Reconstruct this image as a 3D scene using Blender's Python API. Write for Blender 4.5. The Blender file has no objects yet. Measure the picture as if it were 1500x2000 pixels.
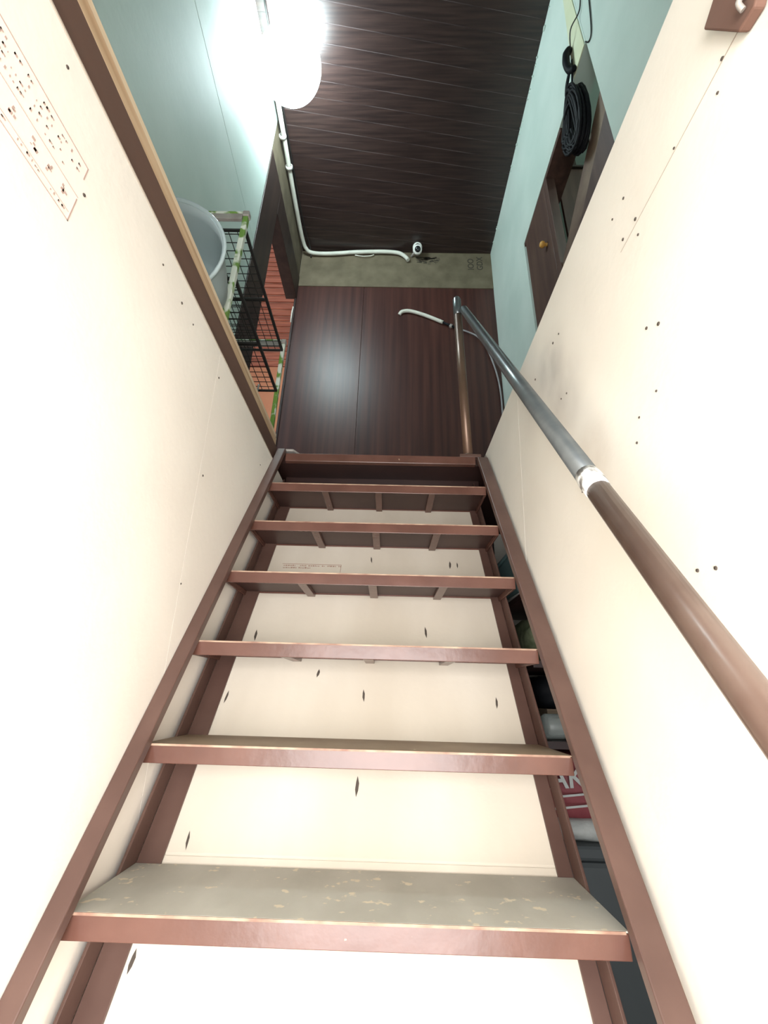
import bpy, bmesh, math, random
from mathutils import Vector, Matrix
random.seed(7)
S = bpy.context.scene
COL = S.collection

# ------------------------------------------------------------------ camera
cam_d = bpy.data.cameras.new('camera')
cam = bpy.data.objects.new('camera', cam_d); COL.objects.link(cam); S.camera = cam
cam_d.sensor_fit = 'HORIZONTAL'; cam_d.sensor_width = 36.0
cam_d.lens = 36.0 * 865.0 / 1500.0
cam_d.clip_start = 0.02
right = Vector((0.99964815, 0.00534527, 0.02598077))
up = Vector((-0.02199226, -0.38058305, 0.9244852))
back = Vector((0.01482946, -0.92473129, -0.38033159))
m = Matrix.Identity(4)
for i in range(3):
    m[i][0], m[i][1], m[i][2] = right[i], up[i], back[i]
cam.matrix_world = m

# ------------------------------------------------------------------ light
W = bpy.data.worlds.new('world'); S.world = W; W.use_nodes = True
W.node_tree.nodes['Background'].inputs['Color'].default_value = (0.92, 0.95, 1.0, 1)
W.node_tree.nodes['Background'].inputs['Strength'].default_value = 0.9
la = bpy.data.lights.new('doorway_daylight', 'AREA'); la.shape = 'RECTANGLE'
la.size = 0.9; la.size_y = 1.3; la.energy = 66; la.color = (1.0, 0.985, 0.972)
lo = bpy.data.objects.new('doorway_daylight', la); COL.objects.link(lo)
lo.location = (0.0, -0.62, -0.32); lo.rotation_euler = (math.radians(90), 0, 0)
LAMP_STRENGTH = 44.0
S.view_settings.view_transform = 'Standard'; S.view_settings.look = 'None'
S.view_settings.gamma = 1.0; S.view_settings.use_curve_mapping = False
S.view_settings.exposure = 0.0

# ------------------------------------------------------------------ materials
def mat(name, c1, c2=None, scale=(6, 6, 6), rough=0.6, metal=0.0, bump=0.0, detail=5.0, lo=0.35, hi=0.7,
        spots=None, spot_scale=30.0, spot_lo=0.66, spot_hi=0.70, bscale=None, coat=0.0, trans=0.0, ior=1.45, spec=0.5):
    M = bpy.data.materials.new(name); M.use_nodes = True
    N = M.node_tree.nodes; L = M.node_tree.links
    b = N['Principled BSDF']
    b.inputs['Roughness'].default_value = rough; b.inputs['Metallic'].default_value = metal
    b.inputs['Specular IOR Level'].default_value = spec
    b.inputs['Coat Weight'].default_value = coat; b.inputs['Coat Roughness'].default_value = 0.25
    b.inputs['Transmission Weight'].default_value = trans; b.inputs['IOR'].default_value = ior
    if c2 is None:
        b.inputs['Base Color'].default_value = (*c1, 1)
    tc = N.new('ShaderNodeTexCoord'); mp = N.new('ShaderNodeMapping')
    L.new(tc.outputs['Object'], mp.inputs['Vector']); mp.inputs['Scale'].default_value = scale
    nz = N.new('ShaderNodeTexNoise'); nz.inputs['Scale'].default_value = 1.0; nz.inputs['Detail'].default_value = detail
    L.new(mp.outputs['Vector'], nz.inputs['Vector'])
    col = None
    if c2 is not None:
        r = N.new('ShaderNodeValToRGB'); r.color_ramp.elements[0].position = lo; r.color_ramp.elements[1].position = hi
        r.color_ramp.elements[0].color = (*c1, 1); r.color_ramp.elements[1].color = (*c2, 1)
        L.new(nz.outputs['Fac'], r.inputs['Fac']); col = r.outputs['Color']
    if spots is not None:
        n2 = N.new('ShaderNodeTexNoise'); n2.inputs['Scale'].default_value = spot_scale; n2.inputs['Detail'].default_value = 3.0
        L.new(tc.outputs['Object'], n2.inputs['Vector'])
        r2 = N.new('ShaderNodeValToRGB'); r2.color_ramp.elements[0].position = spot_lo; r2.color_ramp.elements[1].position = spot_hi
        L.new(n2.outputs['Fac'], r2.inputs['Fac'])
        mx = N.new('ShaderNodeMix'); mx.data_type = 'RGBA'
        L.new(r2.outputs['Color'], mx.inputs['Factor'])
        if col is not None: L.new(col, mx.inputs['A'])
        else: mx.inputs['A'].default_value = (*c1, 1)
        mx.inputs['B'].default_value = (*spots, 1); col = mx.outputs['Result']
    if col is not None: L.new(col, b.inputs['Base Color'])
    if bump:
        bp = N.new('ShaderNodeBump'); bp.inputs['Strength'].default_value = bump; bp.inputs['Distance'].default_value = 0.01
        src = nz
        if bscale is not None:
            src = N.new('ShaderNodeTexNoise'); src.inputs['Scale'].default_value = bscale; src.inputs['Detail'].default_value = 4
            L.new(tc.outputs['Object'], src.inputs['Vector'])
        L.new(src.outputs['Fac'], bp.inputs['Height']); L.new(bp.outputs['Normal'], b.inputs['Normal'])
    return M

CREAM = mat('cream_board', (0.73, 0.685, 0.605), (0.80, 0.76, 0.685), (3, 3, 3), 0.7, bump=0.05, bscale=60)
CREAM_L = mat('cream_board_left', (0.73, 0.67, 0.60), (0.80, 0.75, 0.68), (2.5, 2.5, 2.5), 0.7, bump=0.05, bscale=60)
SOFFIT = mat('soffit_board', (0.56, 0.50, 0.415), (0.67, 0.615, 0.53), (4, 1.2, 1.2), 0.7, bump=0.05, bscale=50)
CUT = mat('cut_board_edge', (0.42, 0.36, 0.30), rough=0.9)
MINT = mat('mint_paint', (0.50, 0.60, 0.545), (0.60, 0.685, 0.63), (2, 2, 2), 0.65, bump=0.06, bscale=40)
YELLOWED = mat('yellowed_paint', (0.60, 0.62, 0.42), (0.66, 0.68, 0.50), (5, 5, 5), 0.7)
TAN = mat('tan_board', (0.105, 0.085, 0.052), (0.165, 0.132, 0.085), (7, 7, 7), 0.8, bump=0.1, detail=6)
BROWN = mat('brown_gloss_paint', (0.085, 0.037, 0.027), (0.118, 0.054, 0.040), (9, 9, 9), 0.25, bump=0.06, bscale=35,
            spots=(0.33, 0.22, 0.15), spot_scale=55, spot_lo=0.74, spot_hi=0.76)
BROWN2 = mat('brown_rail_paint', (0.080, 0.043, 0.034), (0.110, 0.062, 0.049), (9, 9, 9), 0.38, bump=0.05, bscale=35)
RAILB2 = mat('matt_brown_paint', (0.13, 0.07, 0.052), (0.16, 0.09, 0.068), (9, 9, 9), 0.75, spec=0.2)
UNDER = mat('dark_underside_paint', (0.040, 0.019, 0.015), (0.058, 0.028, 0.022), (6, 6, 6), 0.5)
DARKBROWN = mat('dark_brown_paint', (0.024, 0.010, 0.009), (0.036, 0.016, 0.013), (6, 6, 6), 0.4)
BEAM = mat('brown_beam', (0.085, 0.045, 0.033), (0.12, 0.065, 0.047), (10, 1.5, 10), 0.55, bump=0.08)
RAW = mat('raw_lumber', (0.36, 0.23, 0.13), (0.55, 0.40, 0.26), (50, 3, 50), 0.75, bump=0.15)
RAWL = mat('raw_lumber_pale', (0.58, 0.44, 0.30), (0.68, 0.54, 0.38), (40, 3, 40), 0.75, bump=0.1)
WOODV = mat('mahogany_ply', (0.035, 0.0125, 0.0105), (0.088, 0.034, 0.026), (26, 26, 0.8), 0.36, detail=8, lo=0.3, hi=0.75, spec=0.5)
WOODC = mat('ceiling_plank', (0.021, 0.013, 0.012), (0.046, 0.027, 0.023), (3, 60, 3), 0.32, detail=6, bump=0.08, spec=0.6)
GROOVE = mat('plank_bead', (0.105, 0.082, 0.082), (0.03, 0.018, 0.018), (3, 3, 3), 0.45, lo=0.42, hi=0.6)
CABWOOD = mat('cabinet_wood', (0.06, 0.03, 0.024), (0.105, 0.058, 0.043), (25, 25, 2), 0.5, bump=0.05)
CABRAW = mat('worn_cabinet_wood', (0.10, 0.055, 0.038), (0.23, 0.16, 0.11), (30, 4, 4), 0.65, bump=0.1)
DOORWOOD = mat('dark_door_frame', (0.026, 0.016, 0.013), (0.045, 0.027, 0.021), (20, 20, 2), 0.5)
TREADTOP = mat('worn_tread_top', (0.42, 0.405, 0.35), (0.55, 0.535, 0.475), (9, 5, 5), 0.6, spots=(0.68, 0.60, 0.46),
               spot_scale=46, spot_lo=0.63, spot_hi=0.68, bump=0.05, bscale=50)
TREADTOP2 = mat('brown_tread_top', (0.25, 0.175, 0.115), (0.34, 0.255, 0.175), (9, 5, 5), 0.6, spots=(0.5, 0.42, 0.3),
                spot_scale=40, spot_lo=0.73, spot_hi=0.75)
EDGEW = mat('worn_pale_edge', (0.38, 0.27, 0.19), (0.17, 0.08, 0.055), (22, 22, 22), 0.6)
STEEL = mat('gunmetal_pipe', (0.10, 0.115, 0.12), (0.15, 0.165, 0.17), (20, 20, 20), 0.28, metal=0.55)
RUSTPOST = mat('brown_metal_post', (0.13, 0.075, 0.05), (0.20, 0.125, 0.085), (12, 12, 4), 0.34, metal=0.35)
RAILB = mat('brown_pipe_paint', (0.135, 0.085, 0.066), (0.215, 0.155, 0.125), (10, 10, 10), 0.30)
WHITEP = mat('white_paint_drips', (0.75, 0.76, 0.74), (0.16, 0.15, 0.14), (60, 60, 60), 0.4, lo=0.48, hi=0.62)
GALV = mat('grey_galvanised', (0.30, 0.27, 0.25), (0.42, 0.39, 0.36), (20, 20, 20), 0.5, metal=0.3)
WHITE = mat('white_plastic', (0.72, 0.72, 0.68), rough=0.4)
PIPEW = mat('white_conduit_plastic', (0.60, 0.60, 0.52), (0.70, 0.70, 0.62), (10, 10, 10), 0.5)
GREYC = mat('grey_cable', (0.30, 0.29, 0.30), rough=0.45)
BLACK = mat('black_rubber', (0.006, 0.007, 0.009), rough=0.6, spec=0.2)
BLACKW = mat('black_wire', (0.015, 0.014, 0.013), rough=0.5)
LENS = mat('black_lens', (0.01, 0.01, 0.012), rough=0.1)
INK = mat('faded_red_ink', (0.44, 0.31, 0.265), rough=0.8)
INKD = mat('dark_red_ink', (0.36, 0.22, 0.17), rough=0.8)
STENCIL = mat('black_stencil_ink', (0.05, 0.04, 0.03), rough=0.8)
HOLE = mat('dark_screw_hole', (0.07, 0.055, 0.045), rough=0.9)
TAPE = mat('leaf_pattern_tape', (0.62, 0.66, 0.58), (0.14, 0.26, 0.05), (24, 24, 20), 0.4, lo=0.46, hi=0.54, detail=2.5)
TUB = mat('translucent_grey_plastic', (0.52, 0.62, 0.63), (0.57, 0.67, 0.68), (4, 4, 4), 0.3, trans=0.4, ior=1.3)
REDWOOD = mat('red_brown_slat', (0.30, 0.085, 0.048), (0.52, 0.17, 0.095), (3, 30, 30), 0.7, bump=0.15)
SLATGAP = mat('pale_slat_edge', (0.55, 0.35, 0.27), (0.25, 0.09, 0.05), (7, 7, 7), 0.7)
ORANGE = mat('orange_wall_paint', (0.52, 0.20, 0.10), (0.60, 0.25, 0.13), (4, 4, 4), 0.7)
BRASS = mat('yellow_knob', (0.62, 0.33, 0.07), rough=0.35)
CONC = mat('grey_concrete', (0.22, 0.21, 0.195), (0.30, 0.29, 0.27), (4, 4, 4), 0.85, bump=0.1)
DIM = mat('dim_plaster', (0.26, 0.25, 0.22), (0.32, 0.31, 0.27), (3, 3, 3), 0.9)
TEALP = mat('teal_plastic', (0.10, 0.17, 0.175), (0.13, 0.205, 0.21), (6, 6, 6), 0.4)
SACKM = mat('maroon_sack_print', (0.22, 0.045, 0.055), (0.29, 0.07, 0.08), (20, 20, 20), 0.6, bump=0.2, bscale=90)
SACKW = mat('white_woven_sack', (0.42, 0.44, 0.42), (0.52, 0.54, 0.52), (30, 30, 30), 0.6, bump=0.25, bscale=90)
CHARC = mat('charcoal_plastic', (0.055, 0.065, 0.068), (0.075, 0.086, 0.09), (5, 5, 5), 0.45)
GREENB = mat('mottled_green_bag', (0.055, 0.07, 0.035), (0.17, 0.19, 0.12), (28, 28, 28), 0.5, bump=0.4, detail=4)
CARD = mat('brown_cardboard', (0.20, 0.15, 0.10), (0.25, 0.19, 0.13), (6, 6, 6), 0.85)
CLEARP = mat('clear_plastic', (0.62, 0.68, 0.66), rough=0.18, trans=0.7, ior=1.3)
GREYR = mat('grey_rag', (0.40, 0.38, 0.37), rough=0.9)

def dark_patches(M, spots):                      # blends soft darker patches into the base colour, in object space
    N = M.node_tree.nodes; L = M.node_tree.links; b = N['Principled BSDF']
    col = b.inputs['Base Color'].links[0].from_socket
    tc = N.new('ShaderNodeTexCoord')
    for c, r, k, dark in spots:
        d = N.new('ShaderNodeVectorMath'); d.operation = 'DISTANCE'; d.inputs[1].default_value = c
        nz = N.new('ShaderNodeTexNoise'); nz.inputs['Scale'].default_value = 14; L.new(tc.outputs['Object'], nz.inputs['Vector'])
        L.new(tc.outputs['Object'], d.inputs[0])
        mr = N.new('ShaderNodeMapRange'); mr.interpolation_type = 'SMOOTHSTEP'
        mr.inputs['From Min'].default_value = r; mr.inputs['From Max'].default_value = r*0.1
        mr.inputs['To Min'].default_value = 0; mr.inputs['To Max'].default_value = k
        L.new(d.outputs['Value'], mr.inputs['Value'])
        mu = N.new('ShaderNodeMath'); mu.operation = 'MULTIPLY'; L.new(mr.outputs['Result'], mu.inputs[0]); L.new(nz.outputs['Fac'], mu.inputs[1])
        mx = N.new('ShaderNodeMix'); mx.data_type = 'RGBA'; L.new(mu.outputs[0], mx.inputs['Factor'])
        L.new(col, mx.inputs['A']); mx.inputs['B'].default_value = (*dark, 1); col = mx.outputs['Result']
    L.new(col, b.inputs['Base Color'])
dark_patches(CREAM, [((-0.01, 0.32, 2.21), 0.11, 0.75, (0.30, 0.28, 0.26)), ((-0.01, 0.27, 2.10), 0.13, 0.6, (0.34, 0.29, 0.25)),
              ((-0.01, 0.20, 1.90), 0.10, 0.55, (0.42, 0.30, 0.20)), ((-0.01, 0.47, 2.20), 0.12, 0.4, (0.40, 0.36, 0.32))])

LAMPM = bpy.data.materials.new('lit_lamp_glass'); LAMPM.use_nodes = True
b = LAMPM.node_tree.nodes['Principled BSDF']
b.inputs['Base Color'].default_value = (0.9, 0.95, 0.95, 1)
b.inputs['Emission Color'].default_value = (0.80, 0.96, 1.0, 1); b.inputs['Emission Strength'].default_value = LAMP_STRENGTH

# ------------------------------------------------------------------ builders
def wloc(o):
    v = Vector((0, 0, 0))
    while o is not None:
        v += o.location; o = o.parent
    return v

class MB:
    """collects shapes in world coordinates, then links them as one mesh"""
    def __init__(s): s.bm = bmesh.new()
    def hexa(s, p):                       # 8 points: bottom 4 (ccw), top 4
        v = [s.bm.verts.new(q) for q in p]
        for f in ((3, 2, 1, 0), (4, 5, 6, 7), (0, 1, 5, 4), (1, 2, 6, 5), (2, 3, 7, 6), (3, 0, 4, 7)):
            s.bm.faces.new([v[i] for i in f])
        return s
    def box(s, a, b):
        x0, y0, z0 = a; x1, y1, z1 = b
        return s.hexa([(x0, y0, z0), (x1, y0, z0), (x1, y1, z0), (x0, y1, z0), (x0, y0, z1), (x1, y0, z1), (x1, y1, z1), (x0, y1, z1)])
    def bar(s, p, q, u, hu, hv, skew=None):   # a bar from p to q; u = one side direction, half sizes
        p, q, u = Vector(p), Vector(q), Vector(u).normalized()
        d = (q - p).normalized(); w = d.cross(u).normalized(); u = w.cross(d)
        r = []
        for c in (p, q):
            r += [c - u*hu - w*hv, c + u*hu - w*hv, c + u*hu + w*hv, c - u*hu + w*hv]
        return s.hexa(r)
    def prism(s, poly, off):               # planar polygon extruded by vector off
        off = Vector(off); n = len(poly)
        a = [s.bm.verts.new(p) for p in poly]; b = [s.bm.verts.new(Vector(p) + off) for p in poly]
        s.bm.faces.new(a); s.bm.faces.new(b[::-1])
        for i in range(n):
            s.bm.faces.new((a[i], b[i], b[(i+1) % n], a[(i+1) % n]))
        return s
    def tube(s, pts, r, n=10, cap=True, closed=False):
        pts = [Vector(p) for p in pts]; k = len(pts)
        rad = r if isinstance(r, (list, tuple)) else [r]*k
        rings = []; prev = None
        for i, p in enumerate(pts):
            if closed: d = pts[(i+1) % k] - pts[i-1]
            else: d = pts[min(i+1, k-1)] - pts[max(i-1, 0)]
            d.normalize()
            if prev is None:
                u = d.orthogonal().normalized()
            else:
                u = (prev - d*prev.dot(d)).normalized()
            prev = u; w = d.cross(u)
            rings.append([s.bm.verts.new(p + (u*math.cos(t) + w*math.sin(t))*rad[i]) for t in [2*math.pi*j/n for j in range(n)]])
        for i in range(k if closed else k-1):
            a, b = rings[i], rings[(i+1) % k]
            for j in range(n):
                f = s.bm.faces.new((a[j], a[(j+1) % n], b[(j+1) % n], b[j])); f.smooth = True
        if cap and not closed:
            s.bm.faces.new(rings[0][::-1]); s.bm.faces.new(rings[-1])
        return s
    def lathe(s, prof, c, axis, n=32):     # prof: (radius, along axis)
        c = Vector(c); d = Vector(axis).normalized(); u = d.orthogonal().normalized(); w = d.cross(u)
        rings = []
        for r, h in prof:
            if r < 1e-6: rings.append([s.bm.verts.new(c + d*h)])
            else: rings.append([s.bm.verts.new(c + d*h + (u*math.cos(t) + w*math.sin(t))*r) for t in [2*math.pi*j/n for j in range(n)]])
        for a, b in zip(rings, rings[1:]):
            for j in range(n):
                if len(a) == 1 and len(b) == 1: continue
                if len(a) == 1: f = s.bm.faces.new((a[0], b[(j+1) % n], b[j]))
                elif len(b) == 1: f = s.bm.faces.new((a[j], a[(j+1) % n], b[0]))
                else: f = s.bm.faces.new((a[j], a[(j+1) % n], b[(j+1) % n], b[j]))
                f.smooth = True
        return s
    def build(s, name, m, parent=None, bevel=0.0, solid=0.0, subsurf=0):
        bmesh.ops.recalc_face_normals(s.bm, faces=s.bm.faces)
        off = wloc(parent) if parent else Vector((0, 0, 0))
        if parent is None:                # a thing of one mesh: origin at its base
            vs = [v.co for v in s.bm.verts]
            mn = [min(v[i] for v in vs) for i in range(3)]; mxx = [max(v[i] for v in vs) for i in range(3)]
            base = Vector(((mn[0]+mxx[0])/2, (mn[1]+mxx[1])/2, mn[2]))
        else: base = off
        bmesh.ops.translate(s.bm, verts=s.bm.verts, vec=-base)
        me = bpy.data.meshes.new(name); s.bm.to_mesh(me); s.bm.free(); me.materials.append(m)
        o = bpy.data.objects.new(name, me); COL.objects.link(o)
        if parent is None: o.location = base
        else: o.parent = parent
        if bevel:
            md = o.modifiers.new('bevel', 'BEVEL'); md.width = bevel; md.segments = 2; md.limit_method = 'ANGLE'
        if subsurf:
            md = o.modifiers.new('sub', 'SUBSURF'); md.levels = subsurf; md.render_levels = subsurf
        if solid:
            md = o.modifiers.new('solid', 'SOLIDIFY'); md.thickness = solid
        return o

def box(name, a, b, m, parent=None, bevel=0.0): return MB().box(a, b).build(name, m, parent, bevel)
def tag(o, label, cat, group=None, kind=None):
    o['label'] = label; o['category'] = cat
    if group: o['group'] = group
    if kind: o['kind'] = kind
    return o
def thing(name, loc, label, cat, group=None, kind=None):
    o = bpy.data.objects.new(name, None); COL.objects.link(o); o.location = loc; o.empty_display_size = 0.05
    return tag(o, label, cat, group, kind)
def stuff(o): o['kind'] = 'stuff'; return o
def smooth_path(pts, n=6):                # Catmull-Rom
    P = [Vector(p) for p in pts]; P = [P[0]] + P + [P[-1]]; out = []
    for i in range(1, len(P)-2):
        for k in range(n):
            t = k/n; a, b, c, d = P[i-1], P[i], P[i+1], P[i+2]
            out.append(0.5*((2*b) + (c-a)*t + (2*a-5*b+4*c-d)*t*t + (3*b-a-3*c+d)*t**3))
    out.append(P[-2]); return out
def clip_poly(poly, axis, lim, sign):
    out = []
    for i in range(len(poly)):
        p, q = poly[i], poly[(i+1) % len(poly)]
        ip, iq = sign*(p[axis]-lim) <= 0, sign*(q[axis]-lim) <= 0
        if ip: out.append(p)
        if ip != iq:
            t = (lim-p[axis])/(q[axis]-p[axis]); out.append((p[0]+(q[0]-p[0])*t, p[1]+(q[1]-p[1])*t))
    return out
def text_part(name, body, size, origin, xdir, ydir, m, parent, depth=0.0006):
    c = bpy.data.curves.new('letters', 'FONT'); c.body = body; c.size = size; c.extrude = depth; c.offset = size*0.015
    t = bpy.data.objects.new('letters', c); COL.objects.link(t)
    bpy.context.view_layer.update()
    me = bpy.data.meshes.new_from_object(t.evaluated_get(bpy.context.evaluated_depsgraph_get()))
    bpy.data.objects.remove(t); bpy.data.curves.remove(c)
    X, Y = Vector(xdir).normalized(), Vector(ydir).normalized(); Z = X.cross(Y); o0 = Vector(origin) - wloc(parent)
    for v in me.vertices: v.co = o0 + X*v.co.x + Y*v.co.y + Z*v.co.z
    me.materials.clear(); me.materials.append(m)
    o = bpy.data.objects.new(name, me); COL.objects.link(o); o.parent = parent
    return o

# ------------------------------------------------------------------ key measures (metres; eye at the origin)
XL, XR = -0.43, 0.36          # stairwell side walls
RL, RR, RE = -0.85, 0.85, 2.82  # upper room: left, right, end wall
FL, CE, GF = 0.86, 3.70, -1.50  # upper floor, ceiling, ground floor
T0Y, T0Z, RUN, RISE = 0.729, -0.274, 0.1222, 0.1848
SL = RISE/RUN
def stair(y, off=0.0): return T0Z + SL*(y-T0Y) - off

# ------------------------------------------------------------------ lower storey
f = tag(box('floor', (-0.6, -1.5, GF-0.1), (1.7, 2.75, GF), CONC), 'grey concrete floor of the lower storey below the stair', 'floor', kind='structure')
wl = thing('wall_left', (XL-0.02, 0.0, GF), 'cream board wall left of the stair, with a printed red stamp', 'wall', kind='structure')
zt = 0.772
def seamed(y): return 0.868 + (0.681-y)*0.058
# two sheets with an open butt joint between them
MB().prism([(XL, -1.5, GF), (XL, seamed(GF), GF), (XL, seamed(zt), zt), (XL, -1.5, zt)], (-0.018, 0, 0)).build('panel', CREAM_L, wl)
MB().prism([(XL, seamed(GF)+0.001, GF), (XL, 2.75, GF), (XL, 2.75, zt), (XL, seamed(zt)+0.001, zt)], (-0.018, 0, 0)).build('panel', CREAM_L, wl)
box('backing', (XL-0.06, -1.5, GF), (XL-0.02, 2.75, zt), DIM, wl)
box('board_edge', (XL-0.008, -1.5, zt+0.0005), (XL+0.0015, 1.45, zt+0.0038), CUT, wl)
def dots(name, pts, x, sgn, parent, r0=0.0028):
    d = MB()
    for (y, z) in pts:
        r = r0*random.uniform(0.7, 1.25)
        d.lathe([(0, 0.0), (r, 0.0), (r*0.9, 0.0012), (0, 0.0012)], (x, y, z), (sgn, 0, 0), 7)
    return stuff(d.build(name, HOLE, parent))
dots('screw_head', [(0.308, 0.738), (0.58, 0.722), (0.663, 0.718), (0.719, 0.718), (0.88, 0.709), (0.394, 0.622), (1.279, 0.683), (0.9, 0.45), (0.9, 0.2)], XL, 1, wl)
# printed stamp: frame, ruled lines and rows of worn characters
st = MB()
def ink(y0, z0, y1, z1): st.box((XL, y0, z0), (XL+0.0005, y1, z1))
ink(0.06, 0.6615, 0.384, 0.6630); ink(0.06, 0.5600, 0.388, 0.5612)
ink(0.384, 0.640, 0.3858, 0.663); ink(0.3862, 0.560, 0.388, 0.603)
ink(0.10, 0.606, 0.388, 0.6068); ink(0.10, 0.572, 0.384, 0.5726)
st.build('printed_stamp_frame', INK, wl)
st = MB(); rnd = random.Random(3)
for z, h, dens in ((0.648, 0.005, .7), (0.638, 0.0045, .55), (0.628, 0.0045, .6), (0.6175, 0.0045, .5), (0.5665, 0.004, .4)):
    y = 0.10
    while y < 0.375:
        w = rnd.uniform(0.002, 0.006)
        if rnd.random() < dens:
            hh = h*rnd.uniform(.4, 1); ink(y, z, y+w*0.4, z+hh)
            if rnd.random() < .6: ink(y, z+hh*rnd.uniform(0, .7), y+w, z+hh*0.7+0.0010)
        y += w+rnd.uniform(0.001, 0.004)
for y0 in (0.278, 0.31, 0.335, 0.362):
    for k in range(6):
        a, b_ = rnd.uniform(0, .008), rnd.uniform(0, .014)
        ink(y0+a, 0.580+b_, y0+a+rnd.uniform(.0012, .006), 0.580+b_+rnd.uniform(.0012, .004))
for y0 in (0.19, 0.205, 0.218, 0.231):
    ink(y0, 0.640, y0+0.0022, 0.654); ink(y0, 0.646, y0+0.010, 0.6485)
stuff(st.build('printed_stamp_lettering', INK, wl))

# right stair wall: one big board cut along the stringer, with a joint
def seamr(z): return 1.057 + (0.83-z)*0.093
wr = thing('wall_right', (XR+0.01, 0.5, GF), 'cream board wall right of the stair, dotted with screw heads', 'wall', kind='structure')
zb = 0.862
def ybot(z): return T0Y + (z-T0Z)/SL
ys = seamr(0.15); zs = stair(ys)
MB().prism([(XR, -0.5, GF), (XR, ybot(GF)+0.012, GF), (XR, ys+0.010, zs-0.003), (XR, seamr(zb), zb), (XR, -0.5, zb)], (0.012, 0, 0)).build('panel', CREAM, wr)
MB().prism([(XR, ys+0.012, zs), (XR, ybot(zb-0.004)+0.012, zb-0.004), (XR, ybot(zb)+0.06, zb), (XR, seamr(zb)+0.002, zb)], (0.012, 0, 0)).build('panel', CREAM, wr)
rd = [(0.267, 0.667), (0.285, 0.639), (0.356, 0.669), (0.464, 0.74), (0.452, 0.673), (0.5, 0.743), (0.455, 0.643), (0.488, 0.678), (0.463, 0.477), (0.487, 0.493), (0.751, 0.74), (0.785, 0.746), (0.499, 0.393), (0.913, 0.748), (0.758, 0.587), (0.786, 0.594), (0.547, 0.383), (0.565, 0.351), (0.764, 0.389), (0.757, 0.361), (0.506, 0.143), (0.477, 0.138), (1.05, 0.162), (0.936, -0.002), (0.818, -0.161), (0.772, -0.223)]
dots('screw_head', rd, XR, -1, wr, 0.0024)
# thin joint line of a second sheet high up
box('board_joint', (XR-0.0004, 0.20, 0.664), (XR, 0.50, 0.6655), CUT, wr)
# lower storey shell round the store under the stair
tag(box('wall_back', (XL, 2.65, GF), (1.7, 2.75, 0.75), DIM), 'dim plaster wall at the back of the store under the landing', 'wall', kind='structure')
tag(box('wall_far_right', (1.6, -1.5, GF), (1.7, 2.65, 0.75), DIM), 'dim plaster wall at the far right of the store', 'wall', kind='structure')

# ------------------------------------------------------------------ upper floor slab, edge beams
tag(box('floor_upper_right', (XR+0.014, -1.2, 0.78), (2.0, 2.82, FL-0.002), DARKBROWN), 'dark upper floor right of the stair opening', 'floor', kind='structure')
tag(box('floor_upper_left', (RL-0.1, -1.2, 0.775), (XL-0.045, 2.82, FL), DARKBROWN), 'dark upper floor left of the stair opening', 'floor', kind='structure')
ld = thing('floor_landing', (0, 2.0, 0.78), 'dark brown landing at the head of the stair', 'landing', kind='structure')
box('landing_board', (XL-0.04, 1.475, 0.80), (XR+0.01, 2.82, 0.84), DARKBROWN, ld)
box('nosing', (-0.398, 1.452, 0.795), (0.312, 1.474, 0.828), BROWN, ld, 0.002)
box('riser_board', (-0.425, 1.60, 0.60), (0.35, 1.62, 0.80), DARKBROWN, ld)
for x in (-0.25, 0.0, 0.22):
    box('joist', (x-0.02, 1.63, 0.72), (x+0.02, 2.64, 0.80), DARKBROWN, ld)
tag(box('trim_1', (XL-0.045, -1.2, 0.776), (XL-0.008, 1.46, 0.858), BEAM, None, 0.003), 'brown beam along the left edge of the stair opening', 'beam', kind='structure')
t2 = thing('trim_2', (XL-0.03, 0.1, 0.858), 'raw lumber curb on the brown beam left of the stair', 'curb', kind='structure')
box('lower_batten', (XL-0.05, -1.2, 0.859), (XL-0.010, 1.45, 0.889), RAW, t2, 0.002)
box('upper_batten', (XL-0.05, -1.2, 0.8895), (XL-0.014, 1.455, 0.910), RAWL, t2, 0.002)

# ------------------------------------------------------------------ upper room walls
ul = thing('wall_upper_left', (RL, 0.5, FL), 'mint painted left wall of the upper room with a level board joint', 'wall', kind='structure')
def zj(y): return 2.613 - (y-0.877)*0.155
MB().prism([(RL, -1.2, FL), (RL, 1.82, FL), (RL, 1.82, zj(1.82)-0.002), (RL, -1.2, zj(-1.2)-0.002)], (-0.1, 0, 0)).build('panel', MINT, ul, 0.0015)
MB().prism([(RL, -1.2, zj(-1.2)+0.002), (RL, 1.82, zj(1.82)+0.002), (RL, 1.82, CE), (RL, -1.2, CE)], (-0.1, 0, 0)).build('panel', MINT, ul, 0.0015)
box('backing', (RL-0.12, -1.2, FL), (RL-0.1, 1.82, CE), DIM, ul)
box('tan_fascia', (RL-0.1, 1.825, 3.372), (RL-0.004, 2.82, CE), TAN, ul, 0.002)
dr = thing('door_1', (RL, 2.3, FL), 'dark framed doorway in the left wall, red slats beyond', 'doorway', kind='structure')
box('jamb', (RL-0.10, 1.825, FL), (RL+0.004, 2.085, 3.37), DOORWOOD, dr, 0.002)
box('lintel', (RL-0.09, 2.086, 3.12), (RL+0.004, 2.82, 3.37), DOORWOOD, dr, 0.002)
box('jamb', (RL-0.015, 2.806, FL), (RL+0.002, 2.818, 3.119), DOORWOOD, dr, 0.002)

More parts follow.
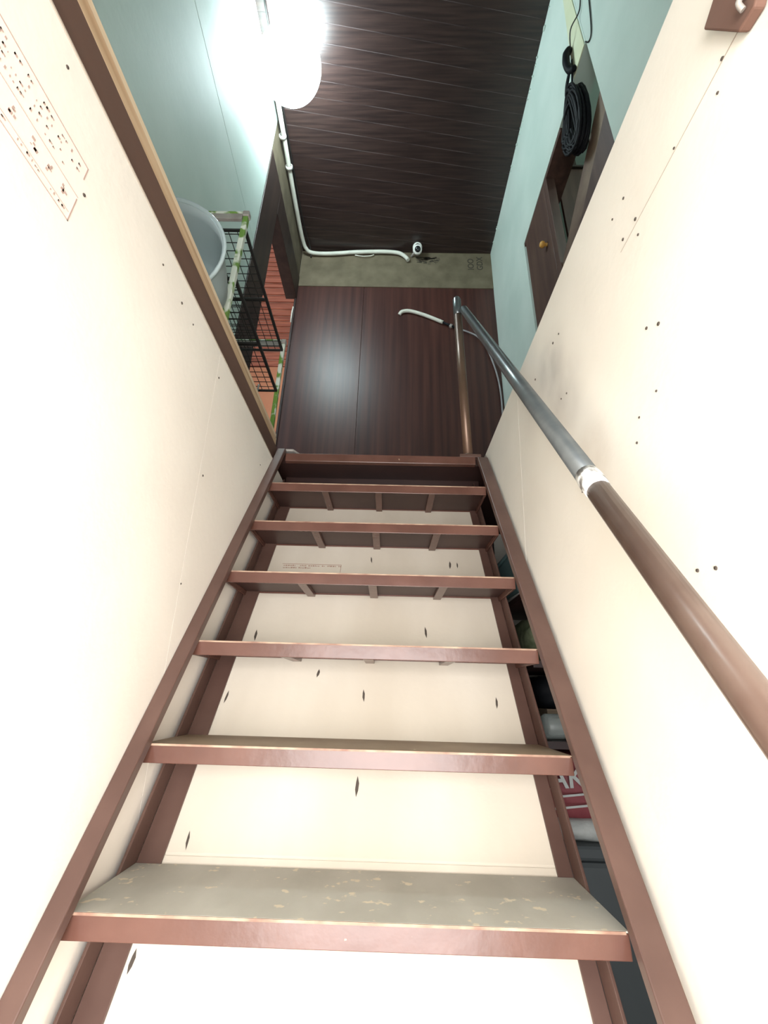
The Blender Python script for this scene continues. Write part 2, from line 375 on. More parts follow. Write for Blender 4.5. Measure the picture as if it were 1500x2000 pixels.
ur = thing('wall_upper_right', (RR, 0.5, FL), 'mint painted right wall of the upper room around a wide opening', 'wall', kind='structure')
box('panel', (RR, -1.2, FL), (RR+0.1, 1.065, CE), MINT, ur, 0.002)
box('panel', (RR, 2.056, FL), (RR+0.1, 2.82, CE), MINT, ur, 0.0)
box('panel', (RR, 1.065, 2.80), (RR+0.1, 2.056, CE), MINT, ur, 0.0)
box('panel', (RR, 1.065, FL), (RR+0.1, 2.056, 1.98), MINT, ur, 0.002)
MB().prism([(RR-0.004, 1.075, 2.80), (RR-0.004, 1.20, 2.80), (RR-0.004, 1.115, 3.55), (RR-0.004, 1.075, 3.55)], (0.004, 0, 0)).build('yellowed_patch', YELLOWED, ur)
# crumbs of plaster left along the ceiling joint
cr = MB()
for k in range(26):
    y = random.uniform(1.25, 2.75); s_ = random.uniform(0.004, 0.011)
    cr.lathe([(0, -s_), (s_, 0), (0, s_)], (RR-0.004, y, CE-0.028-random.uniform(0, .012)), (random.random(), 1, random.random()), 5)
stuff(cr.build('plaster_crumb', MINT, ur))
tag(box('wall_upper_back', (RL-0.1, -1.3, FL), (2.0, -1.2, CE), MINT), 'mint wall of the upper room behind the viewer', 'wall', kind='structure')

we = thing('wall_end', (0, RE, FL), 'end wall above the landing in dark mahogany plywood sheets', 'wall', kind='structure')
for a, b_ in ((RL, -0.2745), (-0.2715, RR)):
    box('panel', (a, RE, 0.84), (b_, RE+0.02, 3.275), WOODV, we, 0.0008)
box('tan_fascia', (RL, RE-0.006, 3.272), (RR, RE+0.02, CE), TAN, we, 0.001)
box('backing', (RL-0.012, RE+0.02, 0.70), (2.0, RE+0.1, CE), DIM, we)
text_part('stencil_lettering', 'IOO', 0.075, (0.69, RE-0.0065, 3.490), (0, 0, 1), (-1, 0, 0), STENCIL, we)
text_part('stencil_lettering', 'GDX', 0.075, (0.77, RE-0.0065, 3.490), (0, 0, 1), (-1, 0, 0), STENCIL, we)
sc = MB(); rnd = random.Random(11)
for k in range(90):
    x, z = rnd.uniform(0.17, 0.36), 3.640-abs(rnd.gauss(0, .032))
    sc.box((x, RE-0.0070, z), (x+rnd.uniform(.006, .04), RE-0.0061, z+rnd.uniform(.003, .009)))
stuff(sc.build('black_scribble', STENCIL, we))

# ceiling: narrow dark planks laid a little askew, a pale bead in each joint
ce = thing('ceiling', (0, 1.5, CE), 'dark varnished plank ceiling laid slightly askew', 'ceiling', kind='structure')
box('backing', (RL-0.1, -1.3, CE+0.03), (2.0, RE+0.1, CE+0.08), DIM, ce)
ang = math.radians(7.3); dx = Vector((math.cos(ang), math.sin(ang))); dy = Vector((-math.sin(ang), math.cos(ang)))
PW = 0.092
def strip(v0, v1, u0=-3, u1=3):
    q = [dx*u0+dy*v0, dx*u1+dy*v0, dx*u1+dy*v1, dx*u0+dy*v1]
    q = [(p.x, p.y) for p in q]
    for ax, lim, sg in ((0, RL, -1), (0, RR, 1), (1, 0.0, -1), (1, RE, 1)):
        if q: q = clip_poly(q, ax, lim, sg)
    return q
for k in range(-3, 33):
    v = k*PW
    for u0, u1 in ((-3, 3),):
        q = strip(v+0.0014, v+PW-0.0014, u0, u1)
        if len(q) > 2:
            MB().prism([(x, y, CE) for x, y in q], (0, 0, 0.03)).build('plank', WOODC, ce, 0.0008)
bead = MB()
for k in range(-3, 33):
    v = k*PW
    q = strip(v-0.0012, v+0.0012)
    if len(q) > 2: bead.prism([(x, y, CE+0.0004) for x, y in q], (0, 0, 0.029))
stuff(bead.build('joint_bead', GROOVE, ce))
box('backing', (RL, -1.2, CE), (RR, 0.0, CE+0.03), WOODC, ce)

# room beyond the right opening
tag(box('wall_inner_room', (1.9, -1.2, FL), (2.0, 2.82, CE+0.02), MINT), 'pale wall of the room seen through the right opening', 'wall', kind='structure')
tag(box('ceiling_inner_room', (RR+0.101, -1.2, CE-0.03), (1.9, 2.82, CE+0.029), MINT), 'pale ceiling of the room seen through the right opening', 'ceiling', kind='structure')
il = bpy.data.lights.new('inner_room_fill', 'POINT'); il.energy = 16; il.color = (0.9, 1.0, 0.95); il.shadow_soft_size = 0.08  # unseen fill light, added to brighten the room behind the opening
io = bpy.data.objects.new('inner_room_fill', il); COL.objects.link(io); io.location = (1.55, 0.3, 3.3)
# outdoors beyond the left doorway
rw = thing('wall_outer', (-1.6, 3.3, FL), 'red-brown slatted wall beyond the left doorway with orange base', 'wall', kind='structure')
rs = random.Random(5); z = 2.80
while z < 5.2:
    h = rs.uniform(0.06, 0.10)
    x1 = -0.96 + rs.uniform(-0.02, 0.03)
    MB().hexa([(-2.6, 3.30+rs.uniform(0, .012), z+0.006), (x1, 3.30, z+0.008), (x1, 3.33, z+0.008), (-2.6, 3.33, z+0.008),
               (-2.6, 3.312, z+h), (x1, 3.312, z+h), (x1, 3.33, z+h), (-2.6, 3.33, z+h)]).build('slat', REDWOOD, rw, 0.002)
    z += h
box('slat_backing', (-2.6, 3.3135, 2.79), (-0.945, 3.36, 5.2), SLATGAP, rw)
box('orange_base', (-2.6, 3.29, 0.6), (-0.90, 3.36, 2.785), ORANGE, rw)

# ------------------------------------------------------------------ staircase
sc_ = thing('staircase', (-0.04, 0.73, GF), 'steep brown steel staircase with open treads and a cream board behind', 'staircase')
dirv = Vector((0, 1, SL)).normalized(); nrm = Vector((0, -SL, 1)).normalized()   # nrm: away from the soffit side
def stringer(xa, xb, top):
    ya = ybot(GF)+0.02; pts = []
    s = MB(); t = 0.022
    A = [(xa, ybot(GF), GF), (xb, ybot(GF), GF), (xb, ybot(top), top), (xa, ybot(top), top)]
    A = [Vector(p) + Vector((0, -0.022, 0.0)) for p in A]
    B = [p + Vector((0, 0.0225, 0)) for p in A]
    s.hexa([A[0], A[1], B[1], B[0], A[3], A[2], B[2], B[3]])
    return s.build('stringer', BROWN2, sc_, 0.002)
stringer(-0.4295, -0.4005, 0.845); stringer(0.3145, 0.3515, 0.812)
MB().prism([(-0.432, 1.466, 0.8455), (-0.375, 1.466, 0.8455), (-0.355, 1.50, 0.8455), (-0.41, 1.51, 0.8455)], (0, 0, 0.008)).build('end_plate', GALV, sc_, 0.001)
OFF = 0.277
def angle_rail(xin, xflat, xout):
    s = MB(); y0, y1 = ybot(GF)+0.21, 1.585
    def P(x, y, off): return Vector((x, y, stair(y, off)))
    d = Vector((0, SL, -1)).normalized()*0.005
    # flat leg facing the room
    a, b_ = P(xin, y0, OFF), P(xflat, y0, OFF); c, e = P(xflat, y1, OFF), P(xin, y1, OFF)
    s.hexa([a, b_, b_+d, a+d, e, c, c+d, e+d])
    # outer leg standing forward
    fw = -Vector((0, SL, -1)).normalized()*0.042
    w = Vector((0.005 if xout > xflat else -0.005, 0, 0))
    s.hexa([b_, b_+w, b_+w+fw, b_+fw, c, c+w, c+w+fw, c+fw])
    return s.build('rear_rail', BROWN2, sc_, 0.001)
angle_rail(-0.374, -0.416, -0.43); angle_rail(0.292, 0.3175, 0.33)
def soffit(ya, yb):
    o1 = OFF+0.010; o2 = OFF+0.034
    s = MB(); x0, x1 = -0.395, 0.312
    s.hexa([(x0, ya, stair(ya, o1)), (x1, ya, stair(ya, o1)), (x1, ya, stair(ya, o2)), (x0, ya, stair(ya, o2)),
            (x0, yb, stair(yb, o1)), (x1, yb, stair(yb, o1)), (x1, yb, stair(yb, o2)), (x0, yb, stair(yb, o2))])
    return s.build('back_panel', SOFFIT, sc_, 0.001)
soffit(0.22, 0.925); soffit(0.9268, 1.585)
sl = MB(); rnd = random.Random(2)
for x, y, z in [(-0.344, 1.187, 0), (-0.165, 1.127, 0), (-0.364, 1.089, 0), (-0.052, 1.096, 0), (0.249, 1.091, 0), (-0.053, 0.989, 0), (-0.343, 0.936, 0), (-0.337, 0.910, 0), (-0.366, 0.852, 0), (-0.057, 1.359, 0), (0.213, 1.35, 0), (0.10, 1.20, 0), (0.19, 1.35, 0)]:
    L = rnd.uniform(0.012, 0.021); w = rnd.uniform(0.0018, 0.0034); tl = rnd.uniform(-0.002, 0.003)
    P = lambda px, py: Vector((px, py, stair(py, OFF+0.0095)))
    pl = [P(x-w*.2+tl, y+L*.55), P(x+w+tl*.5, y+L*.2), P(x+w*.8, y-L*.15), P(x-tl, y-L*.45), P(x-w, y-L*.1), P(x-w*.8+tl*.5, y+L*.25)]
    sl.prism(pl, (0, -0.0004, 0.0003))
stuff(sl.build('screw_slit', HOLE, sc_))
# small stamp printed on the back board
sp = MB()
def sink(x0, y0, x1, y1):
    q = [(x0, y0), (x1, y0), (x1, y1), (x0, y1)]
    sp.prism([(a, b_, stair(b_, OFF+0.0095)) for a, b_ in q], (0, -0.0004, 0.0003))
x0, x1 = -0.335, -0.150
sink(x0, 1.344, x1, 1.3448); sink(x1-0.0012, 1.325, x1, 1.344)
rnd = random.Random(9)
for yy in (1.339, 1.3335):
    x = x0+0.005
    while x < x1-0.09*(yy < 1.336):
        w = rnd.uniform(.002, .006)
        if rnd.random() < .75: sink(x, yy, x+w, yy+rnd.uniform(.0015, .0032))
        x += w+.002
stuff(sp.build('printed_stamp', INKD, sc_))

TD = 0.180; XA, XB = -0.4155, 0.3170
def make_tread(y, z, topm):
    fr = MB()
    fr.box((XA, y, z-0.030), (XB, y+0.005, z-0.0022))                       # front leg
    fr.box((XA, y+0.005, z-0.0062), (XB, y+0.03, z-0.0022))
    fr.box((XA, y+TD-0.005, z-0.030), (XB, y+TD, z-0.0022))                 # rear leg
    fr.box((XA, y+0.005, z-0.030), (XA+0.005, y+TD-0.005, z-0.0064))        # ends
    fr.box((XB-0.005, y+0.005, z-0.030), (XB, y+TD-0.005, z-0.0064))
    t = fr.build('tread', BROWN, sc_, 0.001)
    box('tread_board', (XA, y+0.0006, z-0.002), (XB, y+TD, z), topm, t, 0.0004)
    box('underside_board', (XA+0.006, y+0.031, z-0.016), (XB-0.006, y+TD-0.006, z-0.0065), UNDER, t)
    for bx in (-0.222, -0.042, 0.138):
        box('batten', (bx-0.011, y+0.006, z-0.028), (bx+0.011, y+TD-0.006, z-0.0165), BROWN, t, 0.001)
    ed = MB(); rr = random.Random(int(y*1000))                                # worn front lip
    ed.box((XA+0.004, y-0.0008, z-0.0034), (XB-0.004, y+0.0005, z-0.0002))
    ed.build('worn_lip', EDGEW, t)
    return t
for k in range(6):
    make_tread(T0Y+RUN*k+0.002, T0Z+RISE*k+0.001, TREADTOP if k == 0 else TREADTOP2)

# ------------------------------------------------------------------ handrail on its post
HX = 0.283
hr = thing('handrail', (HX, 1.47, 0.83), 'sloping pipe handrail on a brown post at the head of the stair', 'handrail')
def rail(y):
    t = (1.462-y)/(1.462-0.559); return Vector((0.300-0.017*t, y, 1.575-1.296*t))
pb = (0.293, 1.492, 0.843); pt = (HX-0.006, 1.488, 1.668)
def lerp(a, b_, t): return tuple(a[i]+(b_[i]-a[i])*t for i in range(3))
post = MB().tube([pb, lerp(pb, pt, .5), lerp(pb, pt, .87)], 0.0185, 16).build('post', RUSTPOST, hr)
MB().tube([lerp(pb, pt, .87), lerp(pb, pt, .93), lerp(pb, pt, .985), lerp(pb, pt, 1.0)], [0.0187, 0.0187, 0.0187, 0.012], 16).build('post_top', STEEL, hr)
box('base_plate', (0.255, 1.455, 0.8285), (0.335, 1.53, 0.8425), BROWN2, post, 0.002)
MB().lathe([(0.0187, 0), (0.024, 0.0), (0.024, 0.008), (0.0187, 0.014)], pb, Vector(pt)-Vector(pb), 16).build('weld_collar', RUSTPOST, post)
yj = 0.560
up_a = rail(1.452); dd = (rail(1.0)-rail(0.9)).normalized()
MB().tube([rail(1.466), rail(1.45), rail(0.9), rail(yj+0.012)], [0.012, 0.0165, 0.0165, 0.0165], 20).build('upper_pipe', STEEL, hr)
MB().tube([rail(yj+0.014), rail(yj+0.006), rail(yj-0.004), rail(yj-0.012)], [0.0168, 0.0178, 0.0178, 0.0168], 20).build('pipe_joint', WHITEP, hr)
MB().tube([rail(yj-0.010), rail(0.3), rail(-0.02)], 0.0162, 20).build('lower_pipe', RAILB, hr)
br = MB().tube([(HX, 0.10, rail(0.10).z-0.012), (HX+0.02, 0.10, rail(0.10).z-0.05), (XR-0.004, 0.10, rail(0.10).z-0.055)], 0.007, 10)
br.box((XR-0.006, 0.075, rail(0.10).z-0.085), (XR-0.0005, 0.125, rail(0.10).z-0.025))
br.build('wall_bracket', RAILB, hr)

# brown block with a hook, on the right wall near the eye
bk = thing('hook_block', (XR-0.01, 0.24, 0.64), 'brown painted wooden block with a pale hook, high on the right wall', 'wall hook')
MB().prism([(XR-0.001, 0.262, 0.716), (XR-0.001, 0.236, 0.640), (XR-0.001, 0.216, 0.636), (XR-0.001, 0.19, 0.66), (XR-0.001, 0.20, 0.75)], (-0.012, 0, 0)).build('block', RAILB2, bk, 0.002)
MB().tube(smooth_path([(XR-0.013, 0.2125, 0.655), (XR-0.019, 0.2155, 0.656), (XR-0.021, 0.2195, 0.652), (XR-0.017, 0.2215, 0.645)]), 0.0028, 8).build('hook', GALV, bk)

# ------------------------------------------------------------------ lamp
lp = thing('ceiling_lamp', (-0.655, 1.42, CE), 'lit ceiling lamp by the left wall, its globe enlarged to fill the glare', 'lamp')
MB().lathe([(0, 0), (0.05, 0), (0.05, -0.03), (0.042, -0.04), (0, -0.04)], (-0.655, 1.42, CE-0.0005), (0, 0, 1), 24).build('lamp_holder', WHITE, lp)
prof = [(0.183*math.sin(math.pi*i/20), -0.042 - 0.220*(1-math.cos(math.pi*i/20))) for i in range(21)]  # globe shape enlarged to take in the glare around the lamp
MB().lathe(prof, (-0.655, 1.42, CE), (0, 0, 1), 36).build('lamp_glare_globe', LAMPM, lp)

# ------------------------------------------------------------------ conduit, camera, cables
cd = thing('cable_conduit', (RL+0.03, 2.4, CE-0.04), 'white conduit pipe along the left ceiling edge, turning across the end wall', 'pipe')
MB().tube(smooth_path([(-0.815, 1.64, 3.662), (-0.822, 2.0, 3.664), (-0.826, 2.35, 3.664), (-0.822, 2.66, 3.660), (-0.80, 2.755, 3.650), (-0.74, 2.785, 3.640), (-0.58, 2.788, 3.640), (-0.387, 2.788, 3.661), (-0.20, 2.788, 3.672), (-0.06, 2.788, 3.672), (0.03, 2.788, 3.655), (0.085, 2.788, 3.608), (0.106, 2.788, 3.570)]), 0.0165, 12).build('conduit', PIPEW, cd)
MB().tube(smooth_path([(-0.793, 1.2, 3.688), (-0.797, 1.9, 3.688), (-0.800, 2.3, 3.688), (-0.790, 2.60, 3.688), (-0.770, 2.74, 3.672), (-0.765, 2.806, 3.610)]), 0.0055, 8).build('black_wire', BLACKW, cd)
MB().tube(smooth_path([(-0.37, 2.80, 3.640), (-0.30, 2.795, 3.622), (-0.24, 2.795, 3.626), (-0.20, 2.80, 3.650)]), 0.004, 8).build('loose_wire', PIPEW, cd)
for p in [(-0.823, 2.1, 3.664), (-0.828, 1.9, 3.664)]:
    MB().lathe([(0.021, -0.012), (0.026, -0.012), (0.026, 0.012), (0.021, 0.012)], p, (0, 1, 0), 14).build('clip', WHITE, cd)
sk = thing('security_camera', (0.186, 2.78, 3.60), 'small white security camera with a black lens under the ceiling', 'camera')
ax = Vector((-0.02, -0.75, -0.62)).normalized()
c0 = Vector((0.186, 2.735, 3.645))
MB().lathe([(0, -0.032), (0.022, -0.031), (0.036, -0.022), (0.042, -0.006), (0.042, 0.012), (0.038, 0.024), (0.031, 0.030), (0.026, 0.031)], c0+Vector((0, 0.0, 0.014)), ax, 28).build('body', WHITE, sk)
MB().lathe([(0, 0.026), (0.036, 0.025), (0.041, 0.012), (0.041, -0.015), (0.036, -0.028), (0, -0.03)], c0+Vector((0, 0.0, -0.012)), ax, 28).build('head', WHITE, sk)
MB().lathe([(0, 0.040), (0.012, 0.039), (0.022, 0.034), (0.026, 0.027), (0.026, 0.02)], c0+Vector((0.002, 0, -0.012)), ax, 24).build('lens', LENS, sk)
MB().tube([(0.175, 2.765, 3.66), (0.15, 2.79, 3.65), (0.135, 2.81, 3.64)], 0.009, 10).build('mount', GALV, sk)
wc = thing('wall_cable', (0.45, RE-0.015, 2.6), 'grey cable drooping across the mahogany wall behind the post', 'cable')
yw = RE-0.017
MB().tube(smooth_path([(0.037, RE-0.004, 2.955), (0.06, yw, 2.978), (0.13, yw, 2.985), (0.25, yw, 2.942), (0.40, yw, 2.866)]), 0.0145, 12).build('sleeve', PIPEW, wc)
MB().tube([(0.40, yw, 2.866), (0.50, yw, 2.812)], 0.010, 10).build('black_plug', BLACK, wc)
MB().tube(smooth_path([(0.50, yw, 2.812), (0.667, yw, 2.729), (0.74, yw, 2.61), (0.777, yw, 2.494), (0.815, yw, 2.30), (0.827, yw, 2.10), (0.822, yw, 1.85), (0.815, yw, 1.4), (0.815, yw, 0.86)]), 0.0065, 10).build('cord', GREYC, wc)
MB().lathe([(0, 0.0), (0.016, 0.0), (0.016, 0.02), (0.010, 0.026), (0, 0.026)], (0.465, RE-0.001, 2.832), (0, -1, 0), 12).build('clip', GALV, wc)

# ------------------------------------------------------------------ right opening: woodwork, cupboard, cable hank
of = thing('opening_frame', (RR+0.05, 1.56, 1.98), 'worn wooden frame lining the opening in the right mint wall', 'frame')
box('head_lining', (RR+0.002, 1.40, 2.772), (RR+0.13, 2.054, 2.798), CABWOOD, of, 0.001)
box('far_lining', (RR+0.03, 2.03, 1.985), (RR+0.12, 2.054, 2.771), CABWOOD, of, 0.001)
MB().prism([(RR+0.012, 1.069, 2.44), (RR+0.012, 1.069, 1.985), (RR+0.012, 1.70, 1.985), (RR+0.012, 1.62, 2.10)], (0.03, 0, 0)).build('sloping_board', CABRAW, of, 0.002)
MB().prism([(RR+0.004, 1.069, 2.27), (RR+0.004, 1.069, 1.985), (RR+0.004, 1.52, 1.985)], (0.008, 0, 0)).build('lower_board', CABWOOD, of, 0.002)
cb = thing('wall_cupboard', (RR+0.03, 1.86, 1.985), 'dark brown cupboard door with a yellow knob in the right opening', 'cupboard')
dl = box('door', (RR+0.001, 1.680, 1.985), (RR+0.022, 2.029, 2.771), CABWOOD, cb, 0.002)
MB().lathe([(0, 0.042), (0.012, 0.040), (0.019, 0.030), (0.017, 0.018), (0.009, 0.012), (0.009, 0.0), (0.015, 0.0)], (RR+0.001, 1.745, 2.374), (-1, 0, 0), 16).build('knob', BRASS, dl)
box('stile', (RR+0.001, 1.632, 1.985), (RR+0.05, 1.678, 2.771), CABWOOD, cb, 0.002)
box('side_panel', (RR+0.135, 1.75, 1.985), (RR+0.46, 1.77, 3.065), CABWOOD, cb, 0.002)
box('top_rail', (RR+0.135, 1.735, 3.066), (RR+0.47, 1.78, 3.082), DOORWOOD, cb, 0.001)
box('upright', (RR+0.27, 1.79, 3.083), (RR+0.295, 1.82, 3.25), DOORWOOD, cb, 0.001)
hk = thing('cable_hank', (RR-0.03, 1.2, 2.2), 'thick hank of black cable hung in front of the right opening', 'cable')
rnd = random.Random(21)
cy_, cz_ = 1.205, 2.475
coil = MB(); path = []
NL = 46
for k in range(NL*18):
    t = 2*math.pi*k/18; j = k//18
    rr = random.Random(j); a = 0.088*(0.12+0.88*rr.random()**0.7)+0.006; h = 0.150+rr.uniform(-.035, .03); xo = RR-0.040+rr.uniform(-.024, .026); tl = rr.uniform(-.12, .12)
    yy, zz = a*math.cos(t), h*math.sin(t)*(1-0.10*math.cos(t)) - 0.01
    path.append((xo+0.006*math.sin(2*t), cy_+yy*math.cos(tl)-zz*math.sin(tl)*0.25 - 0.10*zz, cz_+zz+yy*math.sin(tl)))
coil.tube(path, 0.0068, 7)
coil.build('coil', BLACK, hk)
MB().tube(smooth_path([(RR-0.040, cy_-0.05, 2.56), (RR-0.060, cy_, 2.575), (RR-0.06, cy_+0.05, 2.55), (RR-0.03, cy_+0.06, 2.53)]), 0.006, 8).build('wrap', BLACK, hk)
MB().tube([(RR-0.03, 1.215, 2.62), (RR-0.016, 1.185, 2.80), (RR-0.010, 1.17, 2.90)], 0.005, 8).build('hanging_cord', BLACK, hk)
MB().tube(smooth_path([(RR-0.012, 1.165, 2.98), (RR-0.03, 1.17, 2.95), (RR-0.034, 1.18, 2.89), (RR-0.025, 1.18, 2.83), (RR-0.022, 1.15, 2.78)]), [0.006]+[0.018]*11+[0.017]*6+[0.014]*6+[0.008], 10).build('knot', BLACK, hk)
MB().tube(smooth_path([(RR-0.02, 1.17, 2.86), (RR-0.03, 1.22, 2.80), (RR-0.03, 1.245, 2.755), (RR-0.03, 1.225, 2.775), (RR-0.02, 1.17, 2.86)]), 0.0055, 8).build('loop', BLACK, hk)
lw = tag(MB().tube(smooth_path([(RR-0.012, 1.16, 2.96), (RR-0.03, 1.10, 3.0), (RR-0.008, 1.04, 3.02), (RR-0.008, 1.00, 3.12)]), 0.003, 7).build('thin_wire', BLACKW), 'thin black wire running up from the cable hank on the right wall', 'wire', 'wires by the cable hank')
lw = tag(MB().tube(smooth_path([(RR-0.0045, 1.062, 2.79), (RR-0.0045, 1.045, 2.745), (RR-0.0045, 1.02, 2.74), (RR-0.0045, 1.00, 2.80), (RR-0.0045, 0.97, 2.95)]), 0.003, 7).build('thin_wire', BLACKW), 'thin black wire sagging on the right wall beside the cable hank', 'wire', 'wires by the cable hank')

# ------------------------------------------------------------------ rack and tub by the left floor edge
rk = thing('wire_rack', (-0.65, 1.27, FL), 'dark wire mesh shelf rack with green and white leaf tape on its edges', 'rack')
KX0, KX1, KY0, KY1, KT = -0.80, -0.50, 0.985, 1.560, 1.468
for x in (KX0, KX1):
    for y in (KY0, KY1):
        p = box('post', (x-0.007, y-0.007, FL+0.001), (x+0.007, y+0.007, KT-0.02), GALV, rk)
        if x == KX1: box('tape', (x-0.0085, y-0.0085, FL+0.05), (x+0.0085, y+0.0085, KT-0.021), TAPE, p, 0.002)
        box('cap', (x-0.011, y-0.011, KT-0.019), (x+0.011, y+0.011, KT+0.003), GALV, p, 0.003)
for y in (KY0, KY1):
    r_ = box('end_rail', (KX0+0.012, y-0.006, KT-0.030), (KX1-0.012, y+0.006, KT-0.006), GALV, rk, 0.001)
    box('tape', (KX0+0.012, y-0.0075, KT-0.0055), (KX1-0.012, y+0.0075, KT+0.004), TAPE, r_, 0.002)
for zsh in (1.405, 1.185, 0.985):
    for x in (KX0, KX1):
        box('rail', (x-0.005, KY0+0.010, zsh-0.005), (x+0.005, KY1-0.010, zsh+0.005), BLACKW, rk, 0.001)
    for y in (KY0+0.012, KY1-0.012, (KY0+KY1)/2):
        box('cross_rail', (KX0+0.006, y-0.004, zsh-0.004), (KX1-0.006, y+0.004, zsh+0.004), BLACKW, rk, 0.001)
    g = MB(); n = 10
    for i in range(1, n):
        x = KX0+(KX1-KX0)*i/n; g.box((x-0.0011, KY0+0.012, zsh+0.004), (x+0.0011, KY1-0.012, zsh+0.006))
    n = 19
    for i in range(1, n):
        y = KY0+(KY1-KY0)*i/n; g.box((KX0+0.004, y-0.0011, zsh+0.006), (KX1-0.004, y+0.0011, zsh+0.008))
    stuff(g.build('wire_mesh', BLACKW, rk))
hkk = tag(MB().tube(smooth_path([(-0.56, 1.50, 1.178), (-0.562, 1.50, 1.10), (-0.555, 1.495, 1.065), (-0.54, 1.49, 1.06), (-0.532, 1.49, 1.08)]), 0.004, 8).build('steel_hook', mat('bright_steel', (0.6, 0.6, 0.6), rough=0.2, metal=0.9)), 'shiny steel hook hanging from the middle shelf of the wire rack', 'hook')
tb = thing('plastic_tub', (-0.640, 0.86, FL), 'translucent grey plastic tub lying on its side before the wire rack', 'tub')
ta = Vector((-0.10, 1, 0.05)).normalized(); tc0 = Vector((-0.622, 0.785, FL+0.186))
MB().lathe([(0.173, 0.004), (0.168, 0.03), (0.160, 0.10), (0.150, 0.150), (0.135, 0.166), (0.10, 0.172), (0, 0.172)], tc0, ta, 48).build('bowl', TUB, tb, solid=0.003)
MB().lathe([(0.172, 0.003), (0.174, -0.003), (0.179, -0.004), (0.182, 0.0), (0.180, 0.008), (0.174, 0.010), (0.172, 0.003)], tc0, ta, 48).build('rim', TUB, tb)
MB().lathe([(0.115, 0.172), (0.119, 0.177), (0.123, 0.172), (0.119, 0.169), (0.115, 0.172)], tc0, ta, 40).build('foot_ring', TUB, tb)

# small loose bits on the far jamb of the left doorway
tag(MB().tube(smooth_path([(RL+0.006, 2.735, 2.93), (RL+0.014, 2.72, 2.92), (RL+0.016, 2.70, 2.86), (RL+0.012, 2.71, 2.80), (RL+0.006, 2.735, 2.77)]), 0.005, 8).build('wire_loop', PIPEW), 'small pale wire loop on the far jamb of the left doorway', 'wire')

# ------------------------------------------------------------------ store under the stair, seen through the gap on the right
sh = thing('storage_shelf', (0.75, 1.44, GF), 'dark shelf unit under the stair holding bags and bins', 'shelf')
for zz in (-0.115, 0.075, 0.265):
    box('shelf_board', (0.385, 1.235, zz), (1.10, 1.66, zz+0.018), DARKBROWN, sh, 0.001)
for x, y in ((0.84, 1.245), (1.09, 1.245), (0.395, 1.672), (1.09, 1.672)):
    box('post', (x-0.01, y-0.01, GF), (x+0.01, y+0.01, 0.60), DARKBROWN, sh)
box('back_board', (0.41, 1.664, -0.10), (1.08, 1.67, 0.60), DIM, sh)
ch = thing('storage_chest', (0.60, 1.44, GF), 'tall charcoal plastic chest under the stair, lowest in the gap', 'chest')
box('body', (0.40, 1.255, GF), (0.82, 1.65, -0.345), CHARC, ch, 0.012)
box('lid', (0.392, 1.247, -0.344), (0.828, 1.655, -0.312), CHARC, ch, 0.008)
def sack(name, a, b_, m, parent, bulge=0.02, seed=1):
    s = MB(); s.box(a, b_); bmesh.ops.subdivide_edges(s.bm, edges=s.bm.edges[:], cuts=5, use_grid_fill=True)
    rr = random.Random(seed); c = [(a[i]+b_[i])/2 for i in range(3)]; hh = [(b_[i]-a[i])/2 for i in range(3)]
    for v in s.bm.verts:
        u = [(v.co[i]-c[i])/hh[i] for i in range(3)]
        for i in range(3):
            o1, o2 = u[(i+1) % 3], u[(i+2) % 3]
            k = 1-0.10*(o1*o1*o2*o2) - 0.07*max(abs(o1), abs(o2))**4
            v.co[i] = c[i]+u[i]*hh[i]*k + (rr.uniform(-1, 1)*bulge*0.22 if i != 2 or u[2] > -0.9 else 0)
        if u[2] <= -0.999: v.co[2] = a[2]
    for f in s.bm.faces: f.smooth = True
    return s.build(name, m, parent)
sa = thing('printed_sack', (0.60, 1.40, -0.312), 'maroon and white printed sack under the stair, on the charcoal chest', 'sack')
sack('sack_top', (0.392, 1.262, -0.268), (0.80, 1.60, -0.130), SACKM, sa, 0.01, 4)
sack('sack_bottom', (0.388, 1.256, -0.3115), (0.81, 1.61, -0.262), SACKW, sa, 0.012, 6)
text_part('lettering', 'AKR', 0.066, (0.404, 1.2545, -0.202), (1, 0, 0.07), (0, 0.0, 1), SACKW, sa)
sb = MB()
for z0 in (-0.222, -0.246):
    sb.prism([(0.41, 1.2555, z0), (0.58, 1.2555, z0+0.018), (0.58, 1.2555, z0+0.0225), (0.41, 1.2555, z0+0.0045)], (0, 0.002, 0))
sb.build('printed_stripe', SACKW, sa)
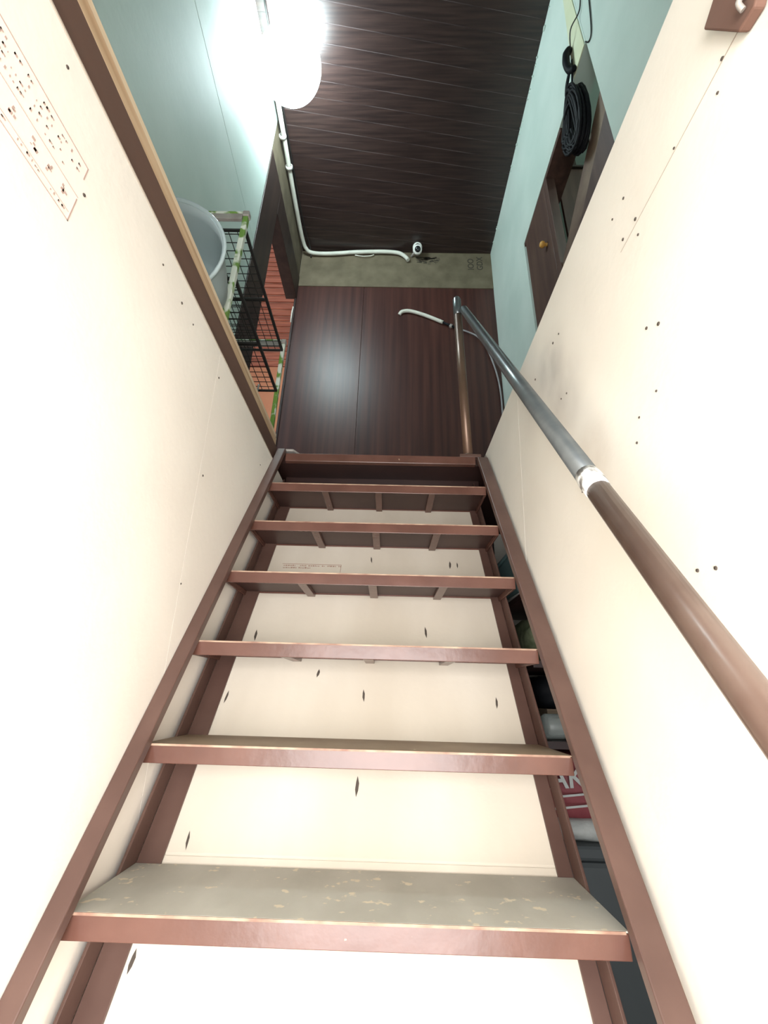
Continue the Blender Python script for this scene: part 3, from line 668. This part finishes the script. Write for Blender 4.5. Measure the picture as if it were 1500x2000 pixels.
cx = thing('cardboard_box', (0.62, 1.45, -0.096), 'brown cardboard box on the low shelf under the stair', 'box')
box('carton', (0.44, 1.33, -0.0965), (0.80, 1.60, -0.030), CARD, cx, 0.002)
box('flap', (0.44, 1.33, -0.0298), (0.80, 1.46, -0.026), CARD, cx)
bo = thing('clear_bottle', (0.415, 1.285, -0.096), 'clear plastic bottle lying before the cardboard box under the stair', 'bottle')
MB().lathe([(0, 0), (0.026, 0), (0.030, 0.006), (0.030, 0.11), (0.026, 0.13), (0.012, 0.15), (0.012, 0.165)], (0.412, 1.285, -0.0660), (1, 0.12, 0), 20).build('bottle_body', CLEARP, bo)
MB().lathe([(0, 0), (0.014, 0), (0.014, 0.018), (0, 0.018)], (0.412+0.165, 1.285+0.02, -0.066), (1, 0.12, 0), 14).build('cap', WHITE, bo)
bg = thing('black_bag', (0.60, 1.45, -0.025), 'black bag slumped on the cardboard box under the stair', 'bag')
sack('bag_body', (0.43, 1.345, -0.0255), (0.78, 1.60, 0.065), BLACK, bg, 0.03, 8)
gb = thing('green_bag', (0.60, 1.44, 0.093), 'mottled green bag on the middle shelf under the stair', 'bag')
sack('bag_body', (0.392, 1.265, 0.0935), (0.76, 1.60, 0.222), GREENB, gb, 0.03, 12)
sack('bag_knot', (0.43, 1.29, 0.216), (0.50, 1.37, 0.246), BLACK, gb, 0.02, 13)
tbn = thing('teal_bin', (0.55, 1.45, 0.283), 'teal plastic bin on the top shelf under the stair', 'bin')
MB().hexa([(0.40, 1.36, 0.30), (0.62, 1.36, 0.30), (0.62, 1.58, 0.30), (0.40, 1.58, 0.30), (0.385, 1.34, 0.425), (0.64, 1.34, 0.425), (0.64, 1.60, 0.425), (0.385, 1.60, 0.425)]).build('body', TEALP, tbn, 0.006)
box('rim', (0.380, 1.334, 0.4255), (0.646, 1.606, 0.436), TEALP, tbn, 0.003)
rg = tag(sack('grey_rag', (0.39, 1.28, 0.2835), (0.66, 1.60, 0.2995), GREYR, None, 0.006, 15), 'pale grey folded rag beneath the teal bin under the stair', 'rag')
